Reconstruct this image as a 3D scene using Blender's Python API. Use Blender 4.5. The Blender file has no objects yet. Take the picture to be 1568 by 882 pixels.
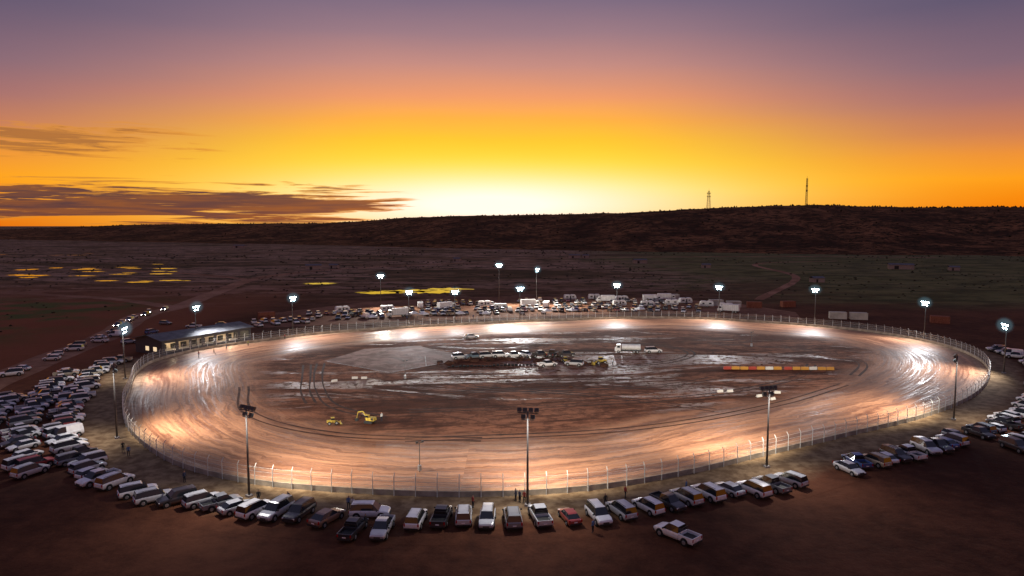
import bpy, bmesh, math, random
from mathutils import Vector, Matrix, noise as mnoise
random.seed(7)
sc=bpy.context.scene
sc.view_settings.view_transform='Standard'; sc.view_settings.look='None'; sc.view_settings.exposure=0
COL=bpy.context.collection
def lin(c):
    return tuple(((x/255)/12.92 if x/255<=.04045 else (((x/255)+.055)/1.055)**2.4) for x in c)
# ------------------------------------------------------------- node helper
class NT:
    def __init__(s,tree): s.t=tree; s.n=tree.nodes; s.l=tree.links
    def put(s,sock,val):
        if val is None: return
        if isinstance(val,bpy.types.NodeSocket): s.l.new(val,sock)
        else:
            if sock.type=='RGBA' and not isinstance(val,(int,float)) and len(val)==3: val=(*val,1)
            sock.default_value=val
    def m(s,op,a,b=None,c=None,clamp=False):
        n=s.n.new('ShaderNodeMath'); n.operation=op; n.use_clamp=clamp
        s.put(n.inputs[0],a); s.put(n.inputs[1],b)
        if c is not None: s.put(n.inputs[2],c)
        return n.outputs[0]
    def noise(s,vec,scale,detail=4,rough=.55,dist=0):
        n=s.n.new('ShaderNodeTexNoise'); s.put(n.inputs['Vector'],vec)
        n.inputs['Scale'].default_value=scale; n.inputs['Detail'].default_value=detail
        n.inputs['Roughness'].default_value=rough; n.inputs['Distortion'].default_value=dist
        return n.outputs['Fac']
    def ramp(s,fac,stops,interp='LINEAR'):
        n=s.n.new('ShaderNodeValToRGB'); cr=n.color_ramp; cr.interpolation=interp
        while len(cr.elements)<len(stops): cr.elements.new(.5)
        for e,(p,c) in zip(cr.elements,stops):
            e.position=p; e.color=(*c,1) if not isinstance(c,(int,float)) else (c,c,c,1)
        s.put(n.inputs[0],fac); return n.outputs[0]
    def mix(s,f,a,b,mode='MIX'):
        n=s.n.new('ShaderNodeMix'); n.data_type='RGBA'; n.blend_type=mode
        s.put(n.inputs[0],f); s.put(n.inputs[6],a); s.put(n.inputs[7],b); return n.outputs[2]
    def ss(s,x,a,b):
        n=s.n.new('ShaderNodeMapRange'); n.interpolation_type='SMOOTHSTEP'
        s.put(n.inputs[0],x); n.inputs[1].default_value=a; n.inputs[2].default_value=b
        n.inputs[3].default_value=0; n.inputs[4].default_value=1; return n.outputs[0]
    def xyz(s,v):
        n=s.n.new('ShaderNodeSeparateXYZ'); s.put(n.inputs[0],v); return n.outputs
    def comb(s,x,y,z=0):
        n=s.n.new('ShaderNodeCombineXYZ'); s.put(n.inputs[0],x);s.put(n.inputs[1],y);s.put(n.inputs[2],z); return n.outputs[0]
    def tc(s,which):
        n=s.n.new('ShaderNodeTexCoord'); return n.outputs[which]
    def vmul(s,v,k):
        n=s.n.new('ShaderNodeVectorMath'); n.operation='MULTIPLY'; s.put(n.inputs[0],v); n.inputs[1].default_value=k; return n.outputs[0]
def mat(name,color=(.5,.5,.5),rough=.8,spec=.3,metal=0,emit=None,es=0,var=0,vscale=3):
    m=bpy.data.materials.new(name); m.use_nodes=True; N=NT(m.node_tree); b=N.n['Principled BSDF']
    b.inputs['Base Color'].default_value=(*color,1); b.inputs['Roughness'].default_value=rough
    b.inputs['Specular IOR Level'].default_value=spec; b.inputs['Metallic'].default_value=metal
    if var:
        f=N.noise(N.tc('Object'),vscale,4)
        N.put(b.inputs['Base Color'],N.mix(N.ss(f,.3,.7),tuple(c*(1-var) for c in color),tuple(min(1,c*(1+var)) for c in color)))
    if emit: b.inputs['Emission Color'].default_value=(*emit,1); b.inputs['Emission Strength'].default_value=es
    return m
def bump(N,h,strength,dist=.3):
    n=N.n.new('ShaderNodeBump'); n.inputs['Strength'].default_value=strength; n.inputs['Distance'].default_value=dist
    N.put(n.inputs['Height'],h); N.put(N.n['Principled BSDF'].inputs['Normal'],n.outputs[0])
# ------------------------------------------------------------- mesh helper
class MB:
    def __init__(s): s.b=bmesh.new(); s.mats=[]
    def mi(s,m):
        if m not in s.mats: s.mats.append(m)
        return s.mats.index(m)
    def face(s,vs,m):
        try: f=s.b.faces.new(vs)
        except ValueError: return None
        f.material_index=s.mi(m); return f
    def box(s,c,d,m,rz=0,ry=0,taper=1):
        M=Matrix.Translation(c)@Matrix.Rotation(rz,4,'Z')@Matrix.Rotation(ry,4,'Y')
        vs=[]
        for z in(-.5,.5):
            k=taper if z>0 else 1
            for x,y in((-.5,-.5),(.5,-.5),(.5,.5),(-.5,.5)):
                vs.append(s.b.verts.new(M@Vector((x*d[0]*k,y*d[1]*k,z*d[2]))))
        for q in((3,2,1,0),(4,5,6,7),(0,1,5,4),(1,2,6,5),(2,3,7,6),(3,0,4,7)): s.face([vs[i] for i in q],m)
    def tube(s,a,b_,r0,r1,m,seg=8,cap=True):
        a=Vector(a);b_=Vector(b_);d=(b_-a).normalized()
        u=d.orthogonal().normalized();w=d.cross(u)
        A=[s.b.verts.new(a+r0*(u*math.cos(t*2*math.pi/seg)+w*math.sin(t*2*math.pi/seg))) for t in range(seg)]
        B=[s.b.verts.new(b_+r1*(u*math.cos(t*2*math.pi/seg)+w*math.sin(t*2*math.pi/seg))) for t in range(seg)]
        for i in range(seg):
            f=s.face([A[i],A[(i+1)%seg],B[(i+1)%seg],B[i]],m)
            if f and seg>8: f.smooth=True
        if cap: s.face(A[::-1],m); s.face(B,m)
    def quad(s,pts,m): return s.face([s.b.verts.new(p) for p in pts],m)
    def loft(s,secs,m,capm=None):
        rings=[[s.b.verts.new(p) for p in r] for r in secs]; fs=[]
        n=len(rings[0])
        for a,b_ in zip(rings,rings[1:]):
            for i in range(n): fs.append(s.face([a[i],a[(i+1)%n],b_[(i+1)%n],b_[i]],m))
        s.face(rings[0][::-1],capm or m); s.face(rings[-1],capm or m); return rings,fs
    def mesh(s,name):
        bmesh.ops.recalc_face_normals(s.b,faces=[f for f in s.b.faces])
        me=bpy.data.meshes.new(name); s.b.to_mesh(me); s.b.free()
        for m in s.mats: me.materials.append(m)
        return me
def obj(name,me,loc=(0,0,0),rz=0,parent=None,color=None,scale=None):
    o=bpy.data.objects.new(name,me); COL.objects.link(o); o.location=loc; o.rotation_euler[2]=rz
    if parent: o.parent=parent
    if color: o.color=(*color,1)
    if scale: o.scale=scale
    return o
# ------------------------------------------------------------- camera
cd=bpy.data.cameras.new('camera'); cam=bpy.data.objects.new('camera',cd); COL.objects.link(cam)
cam.location=(0,0,36); cam.rotation_euler=(math.radians(90-5.25),0,0); cd.lens=24; cd.sensor_width=36
cd.clip_end=40000; sc.camera=cam
# ------------------------------------------------------------- sky
w=bpy.data.worlds.new('World'); sc.world=w; w.use_nodes=True; N=NT(w.node_tree)
bg=N.n['Background']; d=N.tc('Generated'); X,Y,Z=N.xyz(d)
el=N.m('MULTIPLY',N.m('ARCSINE',Z),57.2958); az=N.m('MULTIPLY',N.m('ARCTAN2',X,Y),57.2958)
azc=N.m('ADD',az,2.0); az2=N.m('MULTIPLY',azc,azc)
def R(st): return [(e/45,lin(c)) for e,c in st]
elw=N.m('ADD',el,N.m('MULTIPLY',N.m('SUBTRACT',N.noise(N.comb(N.m('MULTIPLY',az,.06),N.m('MULTIPLY',el,.25)),1,3),.5),.9))
f1=N.m('DIVIDE',N.m('ADD',elw,N.m('MULTIPLY',az2,.0012)),45,clamp=True)
cen=N.ramp(f1,R([(0,(255,196,30)),(3.2,(255,228,70)),(5.2,(255,214,44)),(7,(255,194,38)),(8.6,(252,172,60)),(10.4,(234,150,102)),(12.8,(192,135,127)),(15.2,(152,118,130)),(17.6,(120,102,126)),(26,(106,98,128)),(45,(112,108,142))]))
f2=N.m('DIVIDE',elw,45,clamp=True)
sid=N.ramp(f2,R([(0,(228,105,8)),(1.8,(246,135,8)),(3.2,(252,156,20)),(4.8,(236,142,50)),(6.5,(202,122,82)),(8.6,(160,106,108)),(10.8,(128,98,115)),(15,(90,80,108)),(24,(86,84,114)),(45,(108,106,140))]))
cs=N.ss(N.m('ABSOLUTE',azc),7,40)
sky=N.mix(cs,cen,sid)
g=N.m('EXPONENT',N.m('MULTIPLY',N.m('ADD',N.m('DIVIDE',az2,210),N.m('POWER',N.m('DIVIDE',N.m('ABSOLUTE',N.m('SUBTRACT',el,1.7)),2.1),2)),-1))
sky=N.mix(N.m('MULTIPLY',g,1.1,clamp=True),sky,lin((255,251,240)))
cn=N.noise(N.comb(N.m('MULTIPLY',az,.09),N.m('MULTIPLY',el,1.9)),1.0,8,.62,.5)
cn2=N.noise(N.comb(N.m('MULTIPLY',az,.16),N.m('MULTIPLY',el,2.6),3.3),1.0,8,.62,.5)
def band(c,wd,a0,a1):
    v=N.m('DIVIDE',N.m('SUBTRACT',el,c),wd); v=N.m('EXPONENT',N.m('MULTIPLY',N.m('MULTIPLY',v,v),-1))
    return N.m('MULTIPLY',v,N.m('SUBTRACT',1,N.ss(az,a0,a1)))
b1=band(1.65,1.35,-16,-5); b2=band(5.9,1.3,-31,-19)
k1=N.m('ADD',N.m('MULTIPLY',b1,.70),N.m('MULTIPLY',N.m('SUBTRACT',cn,.5),2.3))
k2=N.m('ADD',N.m('MULTIPLY',b2,.52),N.m('MULTIPLY',N.m('SUBTRACT',cn2,.5),2.1))
c1=N.m('MULTIPLY',N.ss(k1,.28,.50),N.ss(b1,.05,.3)); c2=N.m('MULTIPLY',N.m('MULTIPLY',N.ss(k2,.22,.6),N.ss(b2,.1,.5)),.85)
cc=N.m('MAXIMUM',c1,c2)
ccol=N.mix(N.ss(cn2,.35,.65),lin((80,52,60)),lin((132,76,50)))
rim=N.m('MULTIPLY',N.m('MULTIPLY',cc,N.m('SUBTRACT',1,cc)),3.0,clamp=True)
sky=N.mix(cc,sky,ccol); sky=N.mix(N.m('MULTIPLY',rim,.55),sky,lin((255,165,45)))
sky=N.mix(N.ss(el,-.5,-3),sky,(.03,.02,.02))
N.put(bg.inputs[0],sky); bg.inputs[1].default_value=1.0
st=N.n.new('ShaderNodeTexSky'); st.sky_type='NISHITA'; st.sun_disc=False; st.sun_elevation=math.radians(1.2); st.sun_rotation=math.radians(-2)
bg2=N.n.new('ShaderNodeBackground'); N.put(bg2.inputs[0],st.outputs[0]); bg2.inputs[1].default_value=.01
ad=N.n.new('ShaderNodeAddShader'); N.l.new(bg.outputs[0],ad.inputs[0]); N.l.new(bg2.outputs[0],ad.inputs[1])
N.l.new(ad.outputs[0],N.n['World Output'].inputs[0])
sl=bpy.data.lights.new('sun','SUN'); sl.energy=.25; sl.angle=math.radians(.5); sl.color=(1,.6,.3)
so=bpy.data.objects.new('sun',sl); COL.objects.link(so)
so.rotation_euler=Vector((-0.035,1,.035)).to_track_quat('Z','Y').to_euler(); so.location=(0,50,100)
# ------------------------------------------------------------- ground
DK=(.045,.015,.008); LT=(.125,.045,.022)  # near dirt colour darkened to imitate vignetting; far plain stays lighter
def dirt_nodes(m,dark,light):
    N=NT(m.node_tree); P=N.tc('Object'); b=N.n['Principled BSDF']
    n1=N.noise(P,.035,6,.6); n2=N.noise(P,.4,5,.65); n3=N.noise(P,3,3)
    f=N.m('ADD',N.m('MULTIPLY',n1,.6),N.m('ADD',N.m('MULTIPLY',n2,.3),N.m('MULTIPLY',n3,.1)))
    c=N.mix(N.ss(f,.38,.64),dark,light)
    return N,P,b,f,c,n1,n2,n3
mg=mat('ground_dirt',rough=.95,spec=.1)
N,P,b,f,c,n1,n2,n3=dirt_nodes(mg,DK,LT)
x,y,z=N.xyz(P)
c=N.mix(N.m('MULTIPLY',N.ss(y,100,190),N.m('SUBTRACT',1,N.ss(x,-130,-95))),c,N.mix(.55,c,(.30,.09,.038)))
fy=N.ss(y,250,480)
lown=N.noise(N.vmul(P,(.35,1,1)),.011,9,.68,.8)
farc=N.ramp(lown,[(.36,(.070,.045,.022)),(.46,(.17,.095,.052)),(.53,(.36,.215,.145)),(.6,(.19,.105,.058)),(.68,(.11,.062,.036))])
bl=N.noise(N.vmul(P,(.5,1,1)),.09,8,.78)
farc=N.mix(N.ss(bl,.48,.55),farc,(.042,.031,.016))
green=N.m('MULTIPLY',N.ss(N.m('ADD',x,N.m('MULTIPLY',N.m('SUBTRACT',lown,.5),500)),70,190),N.ss(y,275,330))
gn=N.noise(N.vmul(P,(.6,1,1)),.05,9,.75)
gc=N.mix(N.ss(gn,.42,.58),(.040,.052,.015),(.14,.135,.045))
c=N.mix(fy,c,farc); c=N.mix(N.m('MULTIPLY',green,.85),c,gc)
gl=N.m('MULTIPLY',N.m('SUBTRACT',1,N.ss(x,-190,-135)),N.m('MULTIPLY',N.ss(y,185,215),N.m('SUBTRACT',1,N.ss(y,300,360))))
c=N.mix(N.m('MULTIPLY',gl,N.ss(N.noise(P,.05,5),.4,.6)),c,(.07,.085,.022))
N.put(b.inputs['Base Color'],c); bump(N,n2,.5,.4)
mb=MB(); xs=[-22000,-6000,-2000,-600,-200,0,200,600,2000,6000,22000]; ys=[-8000,-1000,-200,0,100,200,300,500,1000,3000,8000,26000]
G_=[[mb.b.verts.new((X_,Y_,0)) for X_ in xs] for Y_ in ys]
for i in range(len(ys)-1):
    for j in range(len(xs)-1): mb.face([G_[i][j],G_[i][j+1],G_[i+1][j+1],G_[i+1][j]],mg)
obj('ground',mb.mesh('ground'))
# ------------------------------------------------------------- hills
HT=[(-3,3200,6),(-.95,3000,12),(-.75,2800,18),(-.655,2700,28),(-.56,2500,38),(-.434,2300,42),(-.272,2100,43),(-.214,2000,49),(-.157,1900,57),(-.08,1800,61),(.063,1700,63),(.168,1600,65),(.264,1550,73),(.35,1500,77),(.446,1450,79),(.54,1400,73),(.637,1400,72),(.685,1400,74),(.75,1350,71),(.95,1300,68),(3,1200,40)]
def hint(a):
    a=max(-2.99,min(2.99,a))
    for p,q in zip(HT,HT[1:]):
        if p[0]<=a<=q[0]:
            t=(a-p[0])/(q[0]-p[0]); return p[1]+t*(q[1]-p[1]),p[2]+t*(q[2]-p[2])
def hz(a,D):
    Dc,zc=hint(a); Df=.56*Dc; t=max(0,min(1,(D-Df)/(Dc-Df))); s=t*t*(3-2*t)
    X_=a*D; n=mnoise.fractal(Vector((X_*.006,D*.003,1)),.9,2.0,5); n2=mnoise.fractal(Vector((X_*.03,D*.02,5)),.9,2.0,4)
    z=zc*s+n*18*s*(1-s)*2+n2*1.8*s*(1 if t<1 else .5)
    if D>Dc: z-=(D-Dc)*.008
    return z-.6+(0 if t>0 else -1.5)
mh=mat('hill_scrub',rough=.95,spec=.05)
N=NT(mh.node_tree);P=N.tc('Object');b=N.n['Principled BSDF']
n1=N.noise(P,.012,9,.72,.5);n2=N.noise(P,.07,9,.82)
c=N.mix(N.ss(n1,.40,.62),(.080,.036,.018),(.32,.14,.060)); c=N.mix(N.ss(n2,.46,.56),c,(.040,.025,.012))
N.put(b.inputs['Base Color'],c); bump(N,n2,.9,8)
mb=MB(); rows=[]
avals=[-2.6+i*5.2/520 for i in range(521)]
fr=[.5,.56,.6,.64,.68,.72,.76,.8,.84,.88,.91,.94,.96,.98,.99,1,1.02,1.06,1.15,1.4]
for r in fr:
    rows.append([mb.b.verts.new((a*hint(a)[0]*r,hint(a)[0]*r,hz(a,hint(a)[0]*r))) for a in avals])
for A,B in zip(rows,rows[1:]):
    for i in range(520):
        f_=mb.face([A[i],A[i+1],B[i+1],B[i]],mh)
        if f_: f_.smooth=True
obj('hills',mb.mesh('hills'))
msc=mat('scrub_leaf',(.035,.030,.015),.9,.1,var=.5,vscale=.05)
mb=MB()
def blob(mb,c,r,m,h=.8):
    tmp=bmesh.new(); bmesh.ops.create_icosphere(tmp,subdivisions=1,radius=1)
    mp={}
    for v in tmp.verts:
        k=r*random.uniform(.6,1.25); mp[v]=mb.b.verts.new((c[0]+v.co.x*k,c[1]+v.co.y*k,c[2]+(v.co.z+.5)*k*h))
    for f_ in tmp.faces: mb.face([mp[v] for v in f_.verts],m)
    tmp.free()
for i in range(1100):
    a=random.uniform(-.8,.8); Dc,_=hint(a)
    D=Dc*random.choice([random.uniform(.985,1.0),random.uniform(.985,1.0),random.uniform(.6,1)])
    blob(mb,(a*D,D,hz(a,D)-.5),random.uniform(.8,2.2),msc,random.uniform(.7,1.3))
for i in range(2600):
    y_=random.uniform(330,1000); a=random.uniform(-.8,.8)
    if mnoise.noise(Vector((a*y_*.01,y_*.006,0)))<.0: continue
    if -100<a*y_<100 and y_<345: continue
    blob(mb,(a*y_,y_,-.2),random.uniform(.25,.9)*(1+(y_-330)/670),msc,.6)
for i in range(60):
    blob(mb,(random.uniform(-260,-170),random.uniform(150,330),-.1),random.uniform(.3,.7),msc,.7)
obj('scrub_bushes',mb.mesh('scrub'))
# ------------------------------------------------------------- track outline
CP=[(-7,88),(-26,90),(-40,94),(-53,102),(-67,117),(-77,133),(-84,148),(-91,163),(-94.5,178),(-90,195),(-80,208),(-65,223),(-46,234),(-8,249),(24,258),(54,263),(80,258),(106,243),(122,227),(129,205),(126,183),(115,162),(98,142),(78,126),(58,114.5),(41,105),(26,96.5),(10,90)]
def cr(p0,p1,p2,p3,t):
    return .5*((2*p1)+(p2-p0)*t+(2*p0-5*p1+4*p2-p3)*t*t+(3*p1-p0-3*p2+p3)*t**3)
V=[Vector((a,b_,0)) for a,b_ in CP]; dense=[]
for i in range(len(V)):
    for k in range(40): dense.append(cr(V[i-1],V[i],V[(i+1)%len(V)],V[(i+2)%len(V)],k/40))
for _ in range(30):
    dense=[(dense[i-1]+dense[i]*2+dense[(i+1)%len(dense)])/4 for i in range(len(dense))]
def resample(pts,n):
    L=[0]
    for i in range(len(pts)): L.append(L[-1]+(pts[(i+1)%len(pts)]-pts[i]).length)
    tot=L[-1]; out=[]; j=0
    for k in range(n):
        s_=tot*k/n
        while L[j+1]<s_: j+=1
        t=(s_-L[j])/(L[j+1]-L[j]); out.append(pts[j].lerp(pts[(j+1)%len(pts)],t))
    return out,tot
NP=480; PTS,TOT=resample(dense,NP)
def nrm(i):
    t=(PTS[(i+4)%NP]-PTS[(i-4)%NP]).normalized(); return Vector((-t.y,t.x,0))
CEN=Vector((17,176,0))
NOR=[nrm(i) for i in range(NP)]
if (CEN-PTS[0]).dot(NOR[0])>0: NOR=[-n for n in NOR]
STEP=TOT/NP
for _ in range(20): NOR=[(NOR[i-1]+NOR[i]*2+NOR[(i+1)%NP]).normalized() for i in range(NP)]
def uvmesh(name,offs,m,zf,center=None):
    bm=bmesh.new(); uv=bm.loops.layers.uv.new('UVMap'); rr=[]
    for k,o_ in enumerate(offs):
        ring=[]
        for i in range(NP):
            p=PTS[i]+NOR[i]*o_; ring.append(bm.verts.new((p.x,p.y,zf(o_))))
        rr.append(ring)
    tv=list(offs)
    if center:
        last=[v.co.copy() for v in rr[-1]]
        for g_ in center:
            rr.append([bm.verts.new((last[i].x+(CEN.x-last[i].x)*g_,last[i].y+(CEN.y-last[i].y)*g_,zf(-99))) for i in range(NP)]); tv.append(offs[-1]-60*g_)
        cv=bm.verts.new((CEN.x,CEN.y,zf(-99)))
    for k in range(len(rr)-1):
        for i in range(NP):
            j=(i+1)%NP; f_=bm.faces.new([rr[k][i],rr[k][j],rr[k+1][j],rr[k+1][i]]); f_.smooth=True
            for l,(s_,t_) in zip(f_.loops,((i,k),(i+1,k),(i+1,k+1),(i,k+1))): l[uv].uv=(s_*STEP,-tv[t_])
    if center:
        for i in range(NP):
            f_=bm.faces.new([rr[-1][i],rr[-1][(i+1)%NP],cv])
            for l,q in zip(f_.loops,((i*STEP,90),((i+1)*STEP,90),(i*STEP,95))): l[uv].uv=q
    bmesh.ops.recalc_face_normals(bm,faces=bm.faces[:])
    if sum(f_.normal.z for f_ in bm.faces)<0: bmesh.ops.reverse_faces(bm,faces=bm.faces[:])
    me=bpy.data.meshes.new(name); bm.to_mesh(me); bm.free(); me.materials.append(m); return me
# track material
mt=mat('track_clay',rough=.5,spec=.5)
N=NT(mt.node_tree);b=N.n['Principled BSDF'];UV=N.tc('UV');P=N.tc('Object')
s_,t_,_=N.xyz(UV); px,py,_=N.xyz(P)
wob=N.m('MULTIPLY',N.m('SUBTRACT',N.noise(P,.05,5,.65),.5),10)
tw=N.m('ADD',t_,wob)
st1=N.noise(N.comb(N.m('MULTIPLY',s_,.02),N.m('MULTIPLY',tw,.55)),1,6,.65)
st2=N.noise(N.comb(N.m('MULTIPLY',s_,.05),N.m('MULTIPLY',t_,1.8)),1,5,.72)
fine=N.noise(P,1.2,6,.75)
sm=N.m('ADD',N.m('MULTIPLY',st1,.55),N.m('ADD',N.m('MULTIPLY',st2,.35),N.m('MULTIPLY',fine,.10)))
tr=N.mix(N.ss(sm,.40,.60),(.13,.050,.026),(.40,.195,.105))
edge=N.mix(N.ss(N.noise(P,.5,5,.6),.4,.6),(.20,.115,.065),(.34,.21,.125))
tr=N.mix(N.ss(t_,3.2,1.2),tr,edge)
mudn=N.noise(N.vmul(P,(.6,1.3,1)),.045,9,.68,1.2)
mud=N.mix(N.ss(mudn,.42,.60),(.085,.029,.016),(.27,.112,.062))
mud=N.mix(N.ss(N.noise(P,.35,7,.75),.44,.6),mud,N.mix(.6,mud,(.04,.015,.009)))
mud=N.mix(N.m('MULTIPLY',N.ss(st1,.5,.62),.5),mud,(.065,.023,.013))
def ruts(kx,ky,th,seed,sc_=.022):
    return N.noise(N.comb(N.m('MULTIPLY',N.m('ADD',px,N.m('MULTIPLY',py,kx)),sc_),N.m('MULTIPLY',N.m('SUBTRACT',py,N.m('MULTIPLY',px,ky)),th),seed),1,7,.75,.35)
rt=ruts(.25,.2,.5,0); rt2=ruts(-.4,-.6,.45,7)
rr_=N.m('MAXIMUM',N.ss(rt,.53,.58),N.m('MULTIPLY',N.ss(rt2,.57,.62),.9))
mud=N.mix(N.m('MULTIPLY',rr_,.7),mud,(.040,.015,.009))
infl=N.ss(tw,19,30)
berm=N.m('MULTIPLY',N.ss(tw,17.5,20),N.ss(tw,24.5,21))
c=N.mix(infl,tr,mud); c=N.mix(N.m('MULTIPLY',berm,.45),c,(.06,.024,.013))
wetm=N.ss(N.noise(N.vmul(P,(.40,1.5,1)),.03,8,.7,.8),.52,.57)
wet_sheen=N.m('MULTIPLY',N.m('MULTIPLY',wetm,N.ss(tw,24,30)),N.ss(N.noise(P,.5,7,.75),.40,.5))
c=N.mix(N.m('MULTIPLY',wet_sheen,.5),c,(.26,.15,.115))  # wet mud: pale pinkish sky reflection painted into the base colour
N.put(b.inputs['Base Color'],c)
rg=N.m('ADD',.33,N.m('MULTIPLY',N.ss(st2,.35,.65),.4))
rough=N.mix(infl,N.comb(rg,rg,rg),N.mix(wet_sheen,(.9,.9,.9),(.45,.45,.45)))
N.put(b.inputs['Roughness'],N.xyz(rough)[0])
sp=N.mix(infl,N.comb(.17,.17,.17),N.mix(wet_sheen,(.05,.05,.05),(.32,.32,.32)))
N.put(b.inputs['Specular IOR Level'],N.xyz(sp)[0])
hh=N.m('ADD',N.m('MULTIPLY',N.m('ADD',N.m('ADD',rt,rt2),N.m('MULTIPLY',fine,.5)),N.m('MULTIPLY',infl,N.m('SUBTRACT',1,N.m('MULTIPLY',wet_sheen,.6)))),N.m('MULTIPLY',st2,.22)); bump(N,hh,.8,.4)
obj('dirt_race_track',uvmesh('track',[0,-1.5,-3,-6,-9,-12,-15,-18,-21,-24],mt,lambda o_:.03,center=[.1,.2,.35,.5,.65,.8,.92]))
# verge
mv=mat('verge_sand',rough=.95,spec=.1); N=NT(mv.node_tree);b=N.n['Principled BSDF'];UV=N.tc('UV');P=N.tc('Object')
_,t_,_=N.xyz(UV); o_=N.m('ADD',N.m('MULTIPLY',t_,-1),N.m('MULTIPLY',N.m('SUBTRACT',N.noise(P,.12,5,.6),.5),9))
sa=N.mix(N.ss(N.noise(P,.5,6,.65),.38,.62),(.14,.085,.046),(.27,.18,.10))
n1=N.noise(P,.035,6,.6); n2=N.noise(P,.4,5,.65); n3=N.noise(P,3,3)
ff=N.m('ADD',N.m('MULTIPLY',n1,.6),N.m('ADD',N.m('MULTIPLY',n2,.3),N.m('MULTIPLY',n3,.1)))
gd=N.mix(N.ss(ff,.38,.64),DK,LT)
N.put(b.inputs['Base Color'],N.mix(N.ss(o_,5,10),sa,gd)); bump(N,n2,.5,.3)
obj('verge',uvmesh('verge',[14,12,10,8,6,4,2,0],mv,lambda o_:.012))
# ------------------------------------------------------------- fence
mpost=mat('galvanised_post',(.56,.56,.54),.5,.4); mwall=mat('fence_wall_board',(.36,.30,.23),.85,.2,var=.3,vscale=.6)
mnet=bpy.data.materials.new('chain_link'); mnet.use_nodes=True; N=NT(mnet.node_tree)
tp=N.n.new('ShaderNodeBsdfTransparent'); mx=N.n.new('ShaderNodeMixShader'); b=N.n['Principled BSDF']
b.inputs['Base Color'].default_value=(.5,.5,.48,1); b.inputs['Roughness'].default_value=.6
mx.inputs[0].default_value=.11; N.l.new(tp.outputs[0],mx.inputs[1]); N.l.new(b.outputs[0],mx.inputs[2]); N.l.new(mx.outputs[0],N.n['Material Output'].inputs[0])
mb=MB()
NF=int(TOT/2.9); FP,_=resample(dense,NF)
FN=[]
for i in range(NF):
    t=(FP[(i+1)%NF]-FP[i-1]).normalized(); n=Vector((-t.y,t.x,0)); n=n if n.dot(FP[i]-CEN)>0 else -n; FN.append(n)
FH=3.1
for i in range(NF):
    p=FP[i];n=FN[i];q=FP[(i+1)%NF];m_=FN[(i+1)%NF]
    o1=p+n*.25; lean=Vector((random.gauss(0,.03),random.gauss(0,.03),random.gauss(0,.05)))
    tp_=o1+Vector((0,0,FH-.5))+lean
    mb.tube(o1,tp_,.065,.055,mpost,6)
    mb.tube(tp_,o1-n*.35+Vector((0,0,FH))+lean,.055,.05,mpost,5)
    h=.75
    a,b2,c2,d2=p,q,q+m_*.14,p+n*.14
    U=Vector((0,0,h))
    mb.quad([a,b2,b2+U,a+U],mwall); mb.quad([d2,c2,c2+U,d2+U],mwall); mb.quad([a+U,b2+U,c2+U,d2+U],mwall)
    o2=q+m_*.25
    for hh_ in (1.4,2.0,FH-.5):
        mb.tube(o1+Vector((0,0,hh_)),o2+Vector((0,0,hh_)),.018,.018,mpost,4,False)
    mb.quad([o1+Vector((0,0,.05)),o2+Vector((0,0,.05)),o2+Vector((0,0,FH-.5)),o1+Vector((0,0,FH-.5))],mnet)
obj('trackside_fence',mb.mesh('fence'))
# ------------------------------------------------------------- floodlight poles
mpole=mat('pole_steel',(.10,.09,.085),.6,.3,.2); mhead=mat('lamp_housing',(.06,.06,.06),.5)
mlamp=mat('lamp_glass',(1,1,1),.3,emit=(.66,.9,1.0),es=60)
mat_conc=mat('concrete',(.36,.33,.30),.9,.2,var=.25,vscale=.4)
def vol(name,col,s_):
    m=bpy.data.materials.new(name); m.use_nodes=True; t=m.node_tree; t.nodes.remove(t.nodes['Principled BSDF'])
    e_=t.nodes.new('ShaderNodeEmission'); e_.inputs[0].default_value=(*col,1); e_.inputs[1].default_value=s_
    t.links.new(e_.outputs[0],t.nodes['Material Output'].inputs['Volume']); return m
HV=[(2.1,vol('added_glow_1',(.30,.62,.78),.012)),(1.75,vol('added_glow_2',(.35,.68,.82),.026)),(1.4,vol('added_glow_3',(.4,.75,.9),.07)),(1.08,vol('added_glow_4',(.5,.82,.95),.22)),(.75,vol('added_glow_5',(.6,.9,1),.9))]  # nested emissive shells, added to imitate lens glow around lamp heads
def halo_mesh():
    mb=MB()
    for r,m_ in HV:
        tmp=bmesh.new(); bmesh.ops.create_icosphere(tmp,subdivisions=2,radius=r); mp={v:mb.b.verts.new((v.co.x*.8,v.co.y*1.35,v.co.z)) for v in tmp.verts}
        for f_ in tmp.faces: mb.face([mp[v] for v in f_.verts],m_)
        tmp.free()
    return mb.mesh('added_lamp_halo')
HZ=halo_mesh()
def pole_mesh(h,n=4):
    mb=MB(); mb.box((0,0,.15),(.7,.7,.3),mat_conc)
    mb.tube((0,0,.3),(0,0,h),.17,.10,mpole,10)
    mb.box((0,0,h-.25),(.12,2.6,.12),mpole)
    mb.box((0,0,h-1.15),(.10,1.6,.10),mpole)
    ys_=[(-1.1+2.2*i/(n-1),h+.05) for i in range(n)]+[(-.6,h-.85),(.6,h-.85)]
    for y_,z_ in ys_:
        mb.box((.28,y_,z_),(.35,.55,.5),mhead,ry=.45)
        M=Matrix.Translation((.28,y_,z_))@Matrix.Rotation(.45,4,'Y')
        mb.quad([M@Vector((.18,a,b_)) for a,b_ in((-.24,-.21),(.24,-.21),(.24,.21),(-.24,.21))],mlamp)
        mb.box((.08,y_,z_-.2),(.08,.08,.35),mpole)
    return mb.mesh('floodlight_pole')
PM={}
def aim(l,v): l.rotation_euler=Vector(v).to_track_quat('Z','Y').to_euler()
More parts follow.
